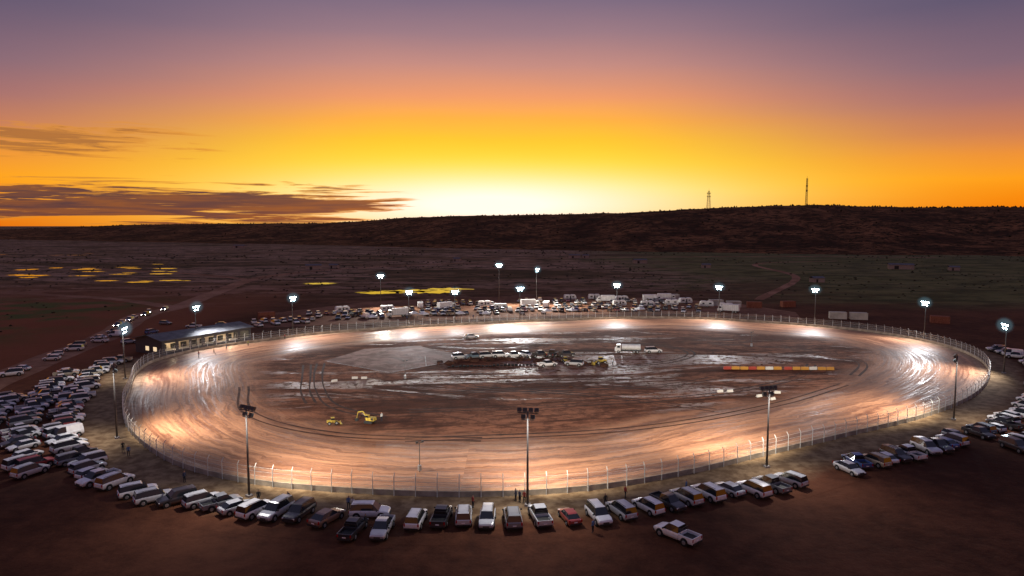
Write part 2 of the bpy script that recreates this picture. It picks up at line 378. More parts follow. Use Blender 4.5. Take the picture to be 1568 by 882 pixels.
def flood(x_,y_,h,tgt,power,col=(1,.86,.70),cone=126,halo=True,fill_power=0):
    if h not in PM: PM[h]=pole_mesh(h)
    dx,dy=tgt[0]-x_,tgt[1]-y_; rz=math.atan2(dy,dx)
    o=obj('floodlight_pole',PM[h],(x_,y_,0),rz)
    ld=bpy.data.lights.new('flood_beam','SPOT'); ld.energy=power; ld.color=col; ld.spot_size=math.radians(cone); ld.spot_blend=1; ld.shadow_soft_size=.9
    l=bpy.data.objects.new('flood_beam',ld); COL.objects.link(l); l.parent=o; l.location=(1.1,0,h-.1)
    dist=math.hypot(dx,dy); aim(l,(-(dist-.9),0,h))
    if halo: obj('added_lamp_halo',HZ,(.5,0,h-.1),parent=o)
    if fill_power:
        ld=bpy.data.lights.new('added_fill_spot','SPOT'); ld.energy=fill_power; ld.color=(1,.95,.9); ld.spot_size=math.radians(130); ld.spot_blend=1; ld.shadow_soft_size=.4  # added backward-facing fill that brightens the parked cars; no fitting modelled
        l=bpy.data.objects.new('added_fill_spot',ld); COL.objects.link(l); l.parent=o; l.location=(-.6,0,h-.4); aim(l,(.75,0,1))
    return o
def inward(x_,y_,k):
    d_=Vector((CEN.x-x_,CEN.y-y_,0)).normalized()*k; return (x_+d_.x,y_+d_.y)
PW=56000
for x_,y_,h,k,p,sp_ in [(-35,88,12,24,1.05,6500),(2,85,12.5,26,1.1,6500),(38,99,12,24,1.05,6500),(-67,113,12.5,23,1.05,7000),(-91,158,12,19,.85,6000),(-94,201,12,18,.8,0),(-72,222,12.5,18,.8,0),(-37,243,12.5,18,.8,0),(-21,249,12,18,.4,0),(3,257,12.5,18,.7,0),(41,265,13,18,.8,0),(80,262,12.5,18,.8,0),(110,246,13,18,.8,0),(130,213,12,18,.75,0),(120,164,12,20,.8,0),(82,124,12,23,.95,6000)]:
    flood(x_,y_,h,inward(x_,y_,k),PW*p,(1,.91,.76) if y_<130 else (.96,.97,1),halo=y_>140,fill_power=sp_)
flood(-58,300,14,(-50,280),60000,(1,.95,.85),140); flood(-6,313,18,(0,285),100000,(1,.95,.85),140); flood(11,305,16.5,(36,290),90000,(1,.95,.85),140)
# ------------------------------------------------------------- vehicles
mpaint=bpy.data.materials.new('car_paint'); mpaint.use_nodes=True; N=NT(mpaint.node_tree); b=N.n['Principled BSDF']
oi=N.n.new('ShaderNodeObjectInfo'); dst=N.ss(N.noise(N.tc('Object'),1.5,4),.45,.75); zz=N.xyz(N.tc('Object'))[2]
dst=N.m('MAXIMUM',N.m('MULTIPLY',dst,.25),N.m('MULTIPLY',N.ss(zz,.95,.3),.6))
N.put(b.inputs['Base Color'],N.mix(dst,oi.outputs['Color'],(.16,.08,.05))); b.inputs['Roughness'].default_value=.28
b.inputs['Coat Weight'].default_value=.5
mglass=mat('window_glass',(.015,.017,.02),.08,.6); mtyre=mat('tyre_rubber',(.02,.02,.02),.9,.1); mrim=mat('wheel_rim',(.35,.35,.36),.35,.5,.6)
mtrim=mat('black_trim',(.025,.025,.025),.6); mhl=mat('headlight_glass',(.75,.77,.8),.1,.8); mtl=mat('tail_light',(.35,.01,.01),.25)
mhlon=mat('headlight_lit',(1,1,1),.1,emit=(1,.97,.85),es=60)
def wheel(mb,x_,y_,r,wd=.25):
    sg=1 if y_>0 else -1
    mb.tube((x_,y_-sg*wd/2,r),(x_,y_+sg*wd/2,r),r,r,mtyre,14)
    mb.tube((x_,y_+sg*(wd/2-.01),r),(x_,y_+sg*(wd/2+.02),r),r*.62,r*.55,mrim,10)
def car_mesh(kind,lit=False):
    mb=MB()
    if kind=='suv': W=.96;st=[(-2.4,.80,.50,1.02),(-2.3,.93,.40,1.10),(-1.5,W,.36,1.13),(0,W,.36,1.12),(1.0,W,.36,1.10),(1.9,.93,.38,1.03),(2.3,.86,.42,.93),(2.42,.74,.50,.78)]; gh=[(-2.32,-2.12),(-1.3,-1.25),(-.25,-.2),(.75,.35),(1.25,.5)]; zr=1.82; wr=.39; wx=(-1.45,1.5)
    elif kind=='sedan': W=.90;st=[(-2.3,.74,.45,.88),(-2.2,.86,.34,.98),(-1.4,W,.30,1.0),(0,W,.30,.97),(.9,W,.30,.95),(1.8,.86,.32,.84),(2.2,.78,.36,.74),(2.32,.64,.44,.62)]; gh=[(-1.95,-1.25),(-1.1,-.95),(-.1,-.1),(.6,.35),(1.15,.4)]; zr=1.44; wr=.33; wx=(-1.4,1.4)
    elif kind=='hatch': W=.87;st=[(-1.95,.74,.45,.95),(-1.88,.84,.34,1.02),(-1.2,W,.30,1.03),(0,W,.30,1.0),(.8,W,.30,.97),(1.6,.84,.32,.86),(1.95,.76,.36,.76),(2.05,.62,.44,.64)]; gh=[(-1.88,-1.6),(-1.0,-.95),(-.1,-.1),(.5,.25),(1.1,.3)]; zr=1.5; wr=.32; wx=(-1.25,1.25)
    elif kind=='ute': W=.95;st=[(-.75,.95,.40,1.10),(-.7,W,.40,1.12),(0,W,.38,1.12),(1.1,W,.38,1.10),(2.0,.93,.40,1.03),(2.45,.86,.44,.93),(2.6,.74,.50,.78)]; gh=[(-.7,-.6),(.2,.2),(.95,.6),(1.4,.7)]; zr=1.80; wr=.40; wx=(-1.55,1.65)
    elif kind=='van': W=.98;st=[(-2.4,.90,.42,1.15),(-2.35,.96,.36,1.2),(0,W,.34,1.2),(1.6,W,.34,1.18),(2.2,.92,.36,1.05),(2.45,.8,.45,.85)]; gh=[(-2.38,-2.3),(-1.0,-1.0),(.3,.3),(1.3,1.0),(2.1,1.3)]; zr=2.1; wr=.36; wx=(-1.5,1.55)
    secs=[]
    for x_,hw,zb,zt in st:
        e=.10; secs.append([(x_,-hw*.94,zb),(x_,-hw,zb+.18),(x_,-hw,zt-e-.1),(x_,-hw+.05,zt-e*.4),(x_,-hw+.22,zt),(x_,hw-.22,zt),(x_,hw-.05,zt-e*.4),(x_,hw,zt-e-.1),(x_,hw,zb+.18),(x_,hw*.94,zb)])
    mb.loft(secs,mpaint)
    def ztop(x_):
        for p,q in zip(st,st[1:]):
            if p[0]<=x_<=q[0]: return p[3]+(q[3]-p[3])*(x_-p[0])/(q[0]-p[0])
        return st[-1][3]
    hb=W-.10; hr=W-.30; B=[];T=[]
    for xb,xr in gh:
        zb=ztop(xb)-.04
        B.append([mb.b.verts.new((xb,-hb,zb)),mb.b.verts.new((xb,hb,zb))])
        cz=zr-(.06 if xr in(gh[0][1],gh[-1][1]) else 0)
        T.append([mb.b.verts.new((xr,-hr,cz)),mb.b.verts.new((xr,hr,cz))])
    wf=[]
    for i in range(len(gh)-1):
        wf.append(mb.face([B[i][0],B[i+1][0],T[i+1][0],T[i][0]],mpaint)); wf.append(mb.face([B[i+1][1],B[i][1],T[i][1],T[i+1][1]],mpaint))
        mb.face([T[i][0],T[i+1][0],T[i+1][1],T[i][1]],mpaint)
    wf.append(mb.face([B[-1][0],B[-1][1],T[-1][1],T[-1][0]],mpaint)); wf.append(mb.face([B[0][1],B[0][0],T[0][0],T[0][1]],mpaint))
    if kind=='van': wf=[wf[i] for i in (4,5,6,7,8)]
    wf=[f_ for f_ in wf if f_]
    bmesh.ops.inset_individual(mb.b,faces=wf,thickness=.055,depth=-.01)
    for f_ in wf: f_.material_index=mb.mi(mglass)
    for x_ in wx:
        for sy in(-1,1):
            mb.tube((x_,sy*(W-.02),wr+.04),(x_,sy*(W+.006),wr+.04),wr+.09,wr+.08,mtrim,14)
            wheel(mb,x_,sy*(W-.09),wr)
    xf=st[-1][0]; xbk=st[0][0] if kind!='ute' else -2.6
    mb.box((xf-.03,0,.45),(.16,st[-2][1]*1.75,.2),mtrim); mb.box((xf-.02,0,.64),(.08,.75,.14),mtrim)
    for sy in(-1,1):
        mb.box((xf-.14,sy*(st[-2][1]-.19),st[-1][3]-.02),(.2,.34,.17),mhlon if lit else mhl)
        mb.box((gh[-1][0]-.25,sy*(W+.08),ztop(gh[-1][0]-.2)+.08),(.12,.2,.15),mtrim)
        mb.box((xbk+.03,sy*(.80),.9),(.08,.16,.32),mtl)
    mb.box((xbk-.02,0,.48),(.16,1.6,.16),mtrim); mb.box((xbk-.03,0,.72),(.03,.42,.12),mhl)
    if kind=='suv':
        for sy in(-1,1): mb.tube((-1.9,sy*.6,1.88),(.3,sy*.6,1.86),.025,.025,mtrim,5)
    if kind=='ute':
        mb.box((-1.68,0,.62),(1.84,1.84,.3),mpaint); mb.box((-1.68,0,.79),(1.70,1.5,.03),mtrim)
        for sy in(-1,1): mb.box((-1.68,sy*.87,.93),(1.84,.10,.34),mpaint)
        mb.box((-2.55,0,.93),(.08,1.64,.34),mpaint)
        mb.tube((-.9,-.7,1.1),(-.9,-.7,1.6),.03,.03,mtrim,5);mb.tube((-.9,.7,1.1),(-.9,.7,1.6),.03,.03,mtrim,5);mb.tube((-.9,-.7,1.6),(-.9,.7,1.6),.03,.03,mtrim,5)
    return mb.mesh(kind)
CM={k:car_mesh(k) for k in('suv','sedan','hatch','ute','van')}
CML={k:car_mesh(k,True) for k in('suv','sedan','ute')}
NAMES={'suv':'parked_suv','sedan':'parked_car','hatch':'parked_hatchback','ute':'parked_pickup','van':'parked_van'}
PAL=[(.78,.78,.77)]*10+[(.55,.56,.57)]*4+[(.22,.23,.25)]*2+[(.03,.03,.035)]*3+[(.30,.025,.02),(.05,.10,.28),(.10,.16,.20),(.42,.36,.26)]
def car(x_,y_,rz,kind=None,col=None,lit=False):
    kind=kind or random.choice(['suv','suv','suv','ute','ute','sedan','sedan','hatch','van' if random.random()<.3 else 'suv'])
    if lit and kind not in CML: kind='suv'
    s_=random.uniform(.96,1.07)
    return obj(NAMES[kind],(CML if lit else CM)[kind],(x_,y_,.02),rz,color=col or random.choice(PAL),scale=(s_,s_,s_))
PI=math.pi
W_=(.8,.8,.79);S_=(.5,.51,.52);B_=(.03,.03,.035);Gy=(.2,.21,.22)
near=[(-50,89,35,'suv',W_),(-46.8,87,37,'suv',S_),(-43.5,86.5,40,'suv',B_),(-40,86,42,'suv',S_),(-37.3,85.2,45,'ute',Gy),(-34.7,84,50,'sedan',S_),(-32,83,60,'suv',W_),(-29.3,82.6,72,'suv',S_),(-26.3,82.2,75,'suv',B_),(-22.5,80.8,66,'sedan',(.22,.12,.08)),(-18.6,77.6,82,'ute',B_),(-17.6,82.3,4,'suv',W_),(-15.2,77.8,86,'ute',S_),(-11.6,80.2,84,'suv',W_),(-8.6,81,88,'ute',B_),(-5.9,81.2,90,'suv',S_),(-3,80.4,92,'suv',S_),(.1,80.5,97,'suv',Gy),(3.4,81.2,100,'ute',S_),(7,81.2,104,'sedan',(.30,.04,.03)),(10.6,81.4,104,'suv',W_),(13.6,82.8,112,'suv',S_),(17.2,84,118,'suv',W_),(20,85.4,120,'ute',B_),(22.8,87,118,'suv',S_),(19,76.3,128,'ute',W_),(26,88.3,116,'suv',W_),(29.2,89.8,118,'sedan',S_),(32.5,91.8,120,'suv',W_),(35.5,93.4,120,'ute',Gy),(38.8,95.2,122,'suv',S_)]
for i,(x_,y_,r,k,c_) in enumerate(near): car(x_,y_-.6-(2.2 if i>27 else 0),math.radians(r+random.uniform(-4,4)+(180 if i in(2,7,8,12,16,20,23) else 0)),k,c_)
def row(off,i0,i1,gap,drop=.08,slant=.25,flip=0):
    s_=i0*1.0
    while s_<i1:
        i=int(s_)%NP; p=PTS[i]+NOR[i]*(off+random.uniform(-.9,.9))
        if random.random()>drop:
            dirr=-NOR[i]; a=math.atan2(dirr.y,dirr.x)+slant+random.uniform(-.14,.14)+(PI if random.random()<flip else 0)
            car(p.x,p.y,a)
        s_+=gap*random.uniform(.9,1.25)/STEP*(1/(1+off/60))
def idx(x_,y_): return min(range(NP),key=lambda i:(PTS[i]-Vector((x_,y_,0))).length)
iA=idx(-50,98);iB=idx(-94,178)
row(9.5,iA,iB+2,2.9,.06,.25,.2); row(15.6,idx(-58,107),iB-6,2.9,.14,.3,.3); row(21.6,idx(-74,128),idx(-85,150),3.0,.25,.35,.3)
def rng(a,b_):
    return (a,b_) if b_>a else (a,b_+NP)
a1,b1_=rng(idx(127,195),idx(42,105)); row(10.5,a1,b1_,2.9,.08,-.25,.3)
a1,b1_=rng(idx(126,183),idx(70,122)); row(18,a1,b1_,3,.2,-.25,.3)
for i,(x_,y_) in enumerate([(-120,161),(-122,167),(-123,180),(-126,186),(-126,194),(-129,200),(-127,208),(-131,214),(-128,219),(-133,226)]): car(x_,y_,math.radians(200+random.uniform(-25,25)))
for i,(x_,y_) in enumerate([(-140,241),(-143,248),(-144,255),(-147,263),(-146,270),(-149,278),(-147,287)]): car(x_,y_,math.radians(-78+random.uniform(-12,12)),lit=True)
for x_,y_ in [(-117,206),(-113,214),(-120,225),(-108,226),(-112,238),(-126,246),(-104,243)]: car(x_,y_,random.uniform(0,6.28))
def scatter(cx,cy,n,ang,gap=3.1,rows=1,rg=7,drop=.2):
    for r in range(rows):
        for i in range(n):
            if random.random()<drop: continue
            u=(i-n/2)*gap+random.uniform(-.3,.3);v=r*rg+random.uniform(-1.3,1.3); x_=cx+u*math.cos(ang)-v*math.sin(ang); y_=cy+u*math.sin(ang)+v*math.cos(ang)
            car(x_,y_,ang+PI/2+random.uniform(-.35,.35)+(PI if random.random()<.4 else 0))
scatter(-62,262,9,.35,3.3,3,8); scatter(-30,272,9,.25,3.2,3,8.5); scatter(2,276,9,.15,3.2,3,8); scatter(34,285,10,.05,3.3,3,8.5)
scatter(66,282,9,-.2,3.3,3,8); scatter(-22,306,10,.1,3.2,2,8); scatter(20,312,10,0,3.3,2,8); scatter(60,312,8,-.1,3.3,2,8); scatter(-82,246,6,.5,3.3,2,8)
mwhite=mat('white_panel',(.74,.74,.72),.45,.4,var=.08,vscale=.8); mcont=mat('container_steel',(.5,.48,.42),.6,.3,var=.2,vscale=.4); mcont2=mat('container_rust',(.22,.08,.05),.7,.2,var=.3)
def caravan():
    mb=MB(); secs=[]
    for y_ in(-1.15,1.15):
        secs.append([(-2.9,y_,.55),(-3.0,y_,1.2),(-2.85,y_,2.45),(-2.5,y_,2.7),(2.2,y_,2.75),(2.7,y_,2.3),(3.0,y_,1.3),(2.8,y_,.55)])
    mb.loft(secs,mwhite)
    for y_ in(-1.16,1.16):
        mb.box((-1.5,y_,1.7),(1.1,.03,.55),mglass); mb.box((1.4,y_,1.7),(.9,.03,.55),mglass); mb.box((0,y_,1.0),(5.4,.02,.15),mtrim)
    mb.box((.1,-1.165,1.45),(.6,.03,1.6),mtrim)
    for x_ in(-.4,.4):
        wheel(mb,x_,-1.1,.35,.2); wheel(mb,x_,1.1,.35,.2)
    mb.box((3.6,0,.6),(1.5,.1,.1),mtrim); mb.tube((4.2,0,0),(4.2,0,.6),.05,.05,mtrim,6); mb.box((0,0,2.8),(.7,.6,.15),mtrim)
    return mb.mesh('caravan')
def truck(box=True):
    mb=MB()
    mb.box((0,0,.75),(8.0,.9,.25),mtrim)
    secs=[[(x_,-w_,.6),(x_,-w_,h_),(x_,w_,h_),(x_,w_,.6)] for x_,w_,h_ in((2.6,1.15,2.75),(3.9,1.15,2.7),(4.35,1.1,1.7),(4.5,1.05,1.4))]
    mb.loft(secs,mwhite); mb.quad([(3.96,-.98,2.6),(3.96,.98,2.6),(4.36,.95,1.78),(4.36,-.95,1.78)],mglass)
    for sy in(-1,1): mb.box((3.3,sy*1.155,2.1),(.9,.03,.65),mglass); mb.box((4.48,sy*.8,1.0),(.1,.3,.2),mhl)
    mb.box((4.5,0,.65),(.15,2.1,.3),mtrim)
    if box:
        mb.box((-.9,0,2.15),(6.4,2.4,2.5),mwhite)
        for i in range(9): mb.box((-3.9+i*.75,0,2.15),(.05,2.43,2.4),mrim)
    else:
        secs=[]
        for x_ in(-3.9,-3.8,2.1,2.25):
            k=.9 if x_ in(-3.9,2.25) else 1
            secs.append([(x_,1.15*k*math.cos(t*PI/8),1.95+.95*k*math.sin(t*PI/8)) for t in range(16)])
        mb.loft(secs,mwhite); mb.box((-.8,0,2.93),(4.5,.5,.06),mtrim); mb.box((-4.1,0,1.2),(.3,2.2,.3),mtrim)
        for x_ in(-2.5,-.8,1): mb.box((x_,0,1.0),(.25,2.0,.4),mtrim)
    for x_ in(3.3,-1.8,-2.9):
        for sy in(-1,1): wheel(mb,x_,sy*1.0,.5,.3)
    return mb.mesh('truck')
def container(m):
    mb=MB(); mb.box((0,0,1.35),(6,2.36,2.5),m)
    for i in range(20):
        x_=-2.85+i*.3
        for sy in(-1,1): mb.box((x_,sy*1.2,1.35),(.13,.05,2.2),m)
    for x_ in(-3,3):
        for y_ in(-1.18,1.18): mb.box((x_,y_,1.35),(.16,.16,2.66),m)
    for z_ in(.1,2.6):
        for y_ in(-1.2,1.2): mb.box((0,y_,z_),(5.84,.12,.14),m)
    for y_ in(-.6,-.2,.2,.6): mb.tube((3.06,y_,.2),(3.06,y_,2.5),.03,.03,mrim,5)
    return mb.mesh('container')
def gazebo():
    mb=MB()
    for x_ in(-1.5,1.5):
        for y_ in(-1.5,1.5): mb.tube((x_,y_,0),(x_,y_,2.2),.03,.03,mrim,5)
    A=[mb.b.verts.new((x_,y_,2.2)) for x_,y_ in((-1.55,-1.55),(1.55,-1.55),(1.55,1.55),(-1.55,1.55))]; t=mb.b.verts.new((0,0,3.1))
    C_=[mb.b.verts.new((v.co.x,v.co.y,1.95)) for v in A]
    for i in range(4): mb.face([A[i],A[(i+1)%4],t],mwhite); mb.face([A[i],C_[i],C_[(i+1)%4],A[(i+1)%4]],mwhite)
    return mb.mesh('gazebo')
CAR=caravan();TRK=truck();TNK=truck(False);C1=container(mcont);C2=container(mcont2);GZ=gazebo()
for x_,y_,r in[(-52,283,20),(-40,296,100),(-12,300,10),(48,303,5),(52,322,15),(60,300,0),(72,306,170),(80,313,10),(86,300,170),(28,328,5),(40,330,0),(15,298,80),(-70,280,30),(92,292,160),(-5,290,190)]: obj('caravan',CAR,(x_,y_,0),math.radians(r))
for x_,y_,r in[(-28,290,40),(8,300,10),(66,321,5),(44,318,180),(-45,268,200),(74,326,0),(90,281,150)]: obj('box_truck',TRK,(x_,y_,0),math.radians(r))
for x_,y_,r,m_ in[(126,262,-15,C1),(133,260,-15,C1),(98,300,-10,C1),(106,297,-10,C2),(92,306,0,C1),(158,250,-25,C2),(-95,262,30,C2),(78,330,5,C1),(122,300,10,C2)]: obj('shipping_container',m_,(x_,y_,0),math.radians(r))
for x_,y_ in[(-38,262),(-34,260),(-10,262),(14,270),(24,272),(52,276),(-20,262),(-52,252)]: obj('gazebo',GZ,(x_,y_,0),random.uniform(0,1))
mpg=mat('pit_gravel',rough=.95,spec=.1); N,P,b,f,c,n1,n2,n3=dirt_nodes(mpg,(.12,.05,.030),(.30,.15,.09)); N.put(b.inputs['Base Color'],c)
mb=MB(); cpt=[(-96,236),(-70,244),(-40,255),(0,266),(50,280),(92,272),(112,262),(118,282),(104,312),(70,338),(20,345),(-30,340),(-70,318),(-98,280)]
mb.face([mb.b.verts.new((a,b_,.008)) for a,b_ in cpt],mpg); obj('pit_area',mb.mesh('pit'))
# ------------------------------------------------------------- dirt roads
mrd=mat('road_dirt',rough=.95,spec=.1); N,P,b,f,c,n1,n2,n3=dirt_nodes(mrd,(.18,.08,.045),(.38,.20,.12)); N.put(b.inputs['Base Color'],c)
def strip(name,pts,wd,m,z=.02,jit=.25,off=0,mbx=None):
    P_=[Vector((a,b_,0)) for a,b_ in pts]; P_=[2*P_[0]-P_[1]]+P_+[2*P_[-1]-P_[-2]]; L=[]
    for i in range(1,len(P_)-2):
        for k in range(12): L.append(cr(P_[i-1],P_[i],P_[i+1],P_[i+2],k/12))
    mb=mbx or MB(); prev=None
    for i in range(len(L)-1):
        t=(L[i+1]-L[i]).normalized(); n=Vector((-t.y,t.x,0)); k=wd*.5*(1+jit*mnoise.noise(L[i]*.05)); q=L[i]+n*off+Vector((0,0,z))
        cur=(mb.b.verts.new(q+n*k),mb.b.verts.new(q-n*k))
        if prev: mb.face([prev[0],prev[1],cur[1],cur[0]],m)
        prev=cur
    if not mbx: return obj(name,mb.mesh(name))
strip('dirt_road',[(-150,270),(-148,300),(-159,365),(-173,471),(-142,563),(-60,640),(40,690)],9,mrd)
strip('dirt_road',[(-105,110),(-118,150),(-126,185),(-132,220),(-146,262),(-150,285)],10,mrd,.016)
strip('dirt_road',[(-170,450),(-260,520),(-420,600)],8,mrd,.024)
strip('dirt_road',[(-150,300),(-210,340),(-330,380),(-500,400)],7,mrd,.028)
strip('dirt_road',[(120,330),(200,480),(230,640),(350,700)],5,mrd)
strip('dirt_road',[(-200,760),(0,740),(260,790),(520,760)],9,mrd)
mrut=mat('rut_mud',(.045,.018,.011),.8,.15,var=.5,vscale=.5); mb=MB(); zz_=.036
for pts in[[(-50,176),(-47,163),(-42,147),(-35,133),(-22,124)],[(-53,174),(-49,160),(-45,146),(-40,134)],[(-20,130),(10,134),(40,142),(66,158),(80,178)],[(-38,140),(-5,146),(30,150),(50,160)],[(-18,112),(20,118),(52,134),(80,156)],[(30,214),(50,196),(44,180),(20,168)],[(-60,150),(-50,128),(-30,115),(0,112)],[(60,206),(84,196),(92,178),(80,158)],[(-10,150),(18,142),(44,128)]]:
    for o_ in(-.95,.95): zz_+=.0006; strip('r',pts,.5,mrut,zz_,.9,o_,mb)
obj('tyre_ruts',mb.mesh('tyre_ruts'))
# ------------------------------------------------------------- puddles
mw=mat('water',(.02,.018,.016),.04,.6)
mb=MB()
def pud(cx,cy,rx,ry,z=.03):
    n=40; ph=random.uniform(0,9)
    mb.face([mb.b.verts.new((cx+rx*math.cos(t*2*PI/n)*(1+.8*mnoise.noise(Vector((ph,t*.55,0)))),cy+ry*math.sin(t*2*PI/n)*(1+.9*mnoise.noise(Vector((ph+4,t*.6,0)))),z)) for t in range(n)],mw)
for p in[(-70,366,11,9),(-58,373,12,8),(-44,370,13,9),(-36,386,12,5)]: pud(*p)
for cx,cy,n,sx,sy in[(-335,575,9,26,22),(-240,438,6,12,9),(-345,486,7,22,8),(-600,830,5,60,40),(-122,422,3,8,5),(-270,500,5,24,20),(-395,560,4,20,25)]:
    for i in range(n): pud(cx+random.gauss(0,sx),cy+random.gauss(0,sy),random.uniform(3,9)*cy/480,random.uniform(1.5,4.5)*cy/480,.03+i*.004)
obj('puddles',mb.mesh('puddles'))
# ------------------------------------------------------------- clubhouse shed
mcl=mat('dark_cladding',(.07,.07,.075),.6,.3,var=.2); mroof=mat('roof_sheet',(.11,.11,.12),.7,.2,var=.25,vscale=.6); mwarm=mat('interior_wall',(.5,.42,.32),.8); mtube=mat('shed_tube_light',(1,1,1),emit=(1,.86,.6),es=14); mwin=mat('lit_window',(1,1,1),emit=(1,.75,.4),es=.8)
e=obj('clubhouse_shed',None,(-95,203,0),math.atan2(27,15))
mb=MB(); L=30;Wd=12;Hh=4
mb.box((0,Wd/2,Hh/2),(L,.2,Hh),mcl); mb.box((-L/2,0,Hh/2),(.2,Wd-.25,Hh),mcl); mb.box((L/2,0,Hh/2),(.2,Wd-.25,Hh),mcl)
nb=7
for i in range(nb+1): mb.box((-L/2+.4+i*(L-.8)/nb,-Wd/2,Hh/2),(.9,.2,Hh),mcl)
for i in range(nb):
    x_=-L/2+.4+(i+.5)*(L-.8)/nb; mb.box((x_,-Wd/2+.02,3.6),((L-.8)/nb-.92,.16,.8),mcl); mb.box((x_,-Wd/2+.02,.5),((L-.8)/nb-.92,.16,1.0),mcl)
    mb.box((x_,-Wd/2+.1,1.03),((L-.8)/nb-.92,.5,.06),mrim)
for y_ in(-3,0.5): mb.box((-L/2-.13,y_,1.5),(.05,1.5,1.2),mwin)
obj('walls',mb.mesh('walls'),parent=e)
mb=MB(); mb.box((0,-.6,.06),(L-.4,Wd-.6,.1),mat_conc); mb.box((0,1.5,1.6),(L-1,.15,3.2),mwarm)
for i in range(5): mb.box((-12+i*6,-3,3.7),(1.4,.2,.08),mtube)
for i in range(9): mb.box((-13+i*3.2,1.2,.9),(1.6,.5,1.4),mtrim)
obj('interior',mb.mesh('interior'),parent=e)
mb=MB(); o_=.8
for sg in(-1,1):
    mb.loft([[(-L/2-o_,0,5.3),(-L/2-o_,sg*(Wd/2+.7),4.05),(-L/2-o_,sg*(Wd/2+.7),4.17),(-L/2-o_,0,5.42)],[(L/2+o_,0,5.3),(L/2+o_,sg*(Wd/2+.7),4.05),(L/2+o_,sg*(Wd/2+.7),4.17),(L/2+o_,0,5.42)]],mroof)
for sx in(-1,1): mb.face([mb.b.verts.new(p) for p in((sx*L/2,-Wd/2,4),(sx*L/2,Wd/2,4),(sx*L/2,0,5.28))],mcl)
obj('roof',mb.mesh('roof'),parent=e)
for x_ in(-9,9):
    ld=bpy.data.lights.new('ceiling_lamp','POINT'); ld.energy=1100; ld.color=(1,.78,.5); ld.shadow_soft_size=.3; l=bpy.data.objects.new('ceiling_lamp',ld); COL.objects.link(l); l.parent=e; l.location=(x_,-3.4,3.1)
# ------------------------------------------------------------- infield
mb=MB(); mslab=mat('wet_slab',(.2,.12,.09),.75,.15)
N=NT(mslab.node_tree); P=N.tc('Object'); N.put(N.n['Principled BSDF'].inputs['Base Color'],N.mix(N.ss(N.noise(P,.15,8,.75,.6),.4,.6),(.11,.048,.031),(.27,.155,.115))); N.put(N.n['Principled BSDF'].inputs['Roughness'],N.m('ADD',.5,N.m('MULTIPLY',N.noise(P,.3,5,.7),.5)))
mb.face([mb.b.verts.new((a,b_,.055)) for a,b_ in((-50,179),(-46,175.6),(-38,170.5),(-30,164),(-22,172),(-12,182),(-15,189),(-22,195),(-28,202),(-36,199),(-43,197),(-46,189))],mslab)
mline=mat('white_line_paint',(.45,.42,.36),.8,var=.6,vscale=.5)
def line(a,b_,wd=.2):
    a=Vector(a);b_=Vector(b_);t=(b_-a).normalized();n=Vector((-t.y,t.x,0))*wd/2
    mb.face([mb.b.verts.new((p.x,p.y,.06)) for p in(a-n,b_-n,b_+n,a+n)],mline)
line((-49,178.5,0),(-30,164.8,0)); line((-29.8,164.8,0),(-12.6,182,0)); line((-22,172.5,0),(-24,186,0))
obj('concrete_apron',mb.mesh('apron'))
mearth=mat('heaped_earth',(.07,.032,.021),.95,.1,var=.5,vscale=.3)
mb=MB()
for i in range(110):
    t=random.random(); blob(mb,(-18+t*42+random.gauss(0,1.5),177+t*2+random.gauss(0,1.5)+3*math.sin(t*5),-.3),random.uniform(.5,1.2),mearth,.6)
for cx,cy,n in[(34,196,14),(-30,125,12),(60,190,10),(12,150,8),(-52,186,8),(70,176,8)]:
    for i in range(n): blob(mb,(cx+random.gauss(0,3.5),cy+random.gauss(0,1.2),-.2),random.uniform(.3,.7),mearth,.5)
obj('earth_mound',mb.mesh('mound'))
for i in range(9): car(-14+i*3.6,182.5+i*.5+random.uniform(-1,1),random.uniform(0,6.28) if i%2 else .3)
car(-13,216,.15,'sedan',(.8,.8,.8)); car(40,191,.1,'suv',W_); car(9,172,.4,'ute',W_); car(16,173,2.8,'suv',S_)
obj('water_truck',TNK,(33,191,.05),math.radians(172),scale=(.85,.85,.85))
myel=mat('yellow_machine',(.42,.30,.05),.6,.2,var=.45,vscale=1)
def excavator():
    mb=MB()
    for sy in(-1,1):
        mb.loft([[(-1.7,sy*1.1+q,.25),(-1.4,sy*1.1+q,0),(1.4,sy*1.1+q,0),(1.7,sy*1.1+q,.25),(1.7,sy*1.1+q,.6),(1.4,sy*1.1+q,.85),(-1.4,sy*1.1+q,.85),(-1.7,sy*1.1+q,.6)] for q in(-.25,.25)],mtrim)
    mb.box((0,0,.75),(1.2,1.7,.5),mtrim); mb.box((-.6,0,1.6),(3.2,2.3,1.1),myel); mb.box((-1.6,0,1.7),(1.0,2.34,.8),mtrim)
    mb.box((.45,.65,2.4),(1.3,.95,1.5),myel,taper=.88); mb.box((.47,.65,2.5),(1.28,.99,.9),mglass,taper=.9); mb.box((.45,.65,3.12),(1.25,.95,.08),myel)
    mb.tube((.9,-.2,1.7),(3.0,-.2,3.9),.28,.22,myel,6); mb.tube((3.0,-.2,3.9),(5.0,-.2,3.5),.22,.18,myel,6); mb.tube((5.0,-.2,3.6),(5.6,-.2,1.2),.18,.13,myel,6)
    mb.tube((1.2,-.2,1.9),(3.4,-.2,3.3),.08,.06,mrim,6)
    mb.loft([[(5.3,y_,1.2),(6.0,y_,1.1),(6.1,y_,.4),(5.6,y_,.05),(5.0,y_,.3)] for y_ in(-.75,.35)],mtrim)
    return mb.mesh('excavator')
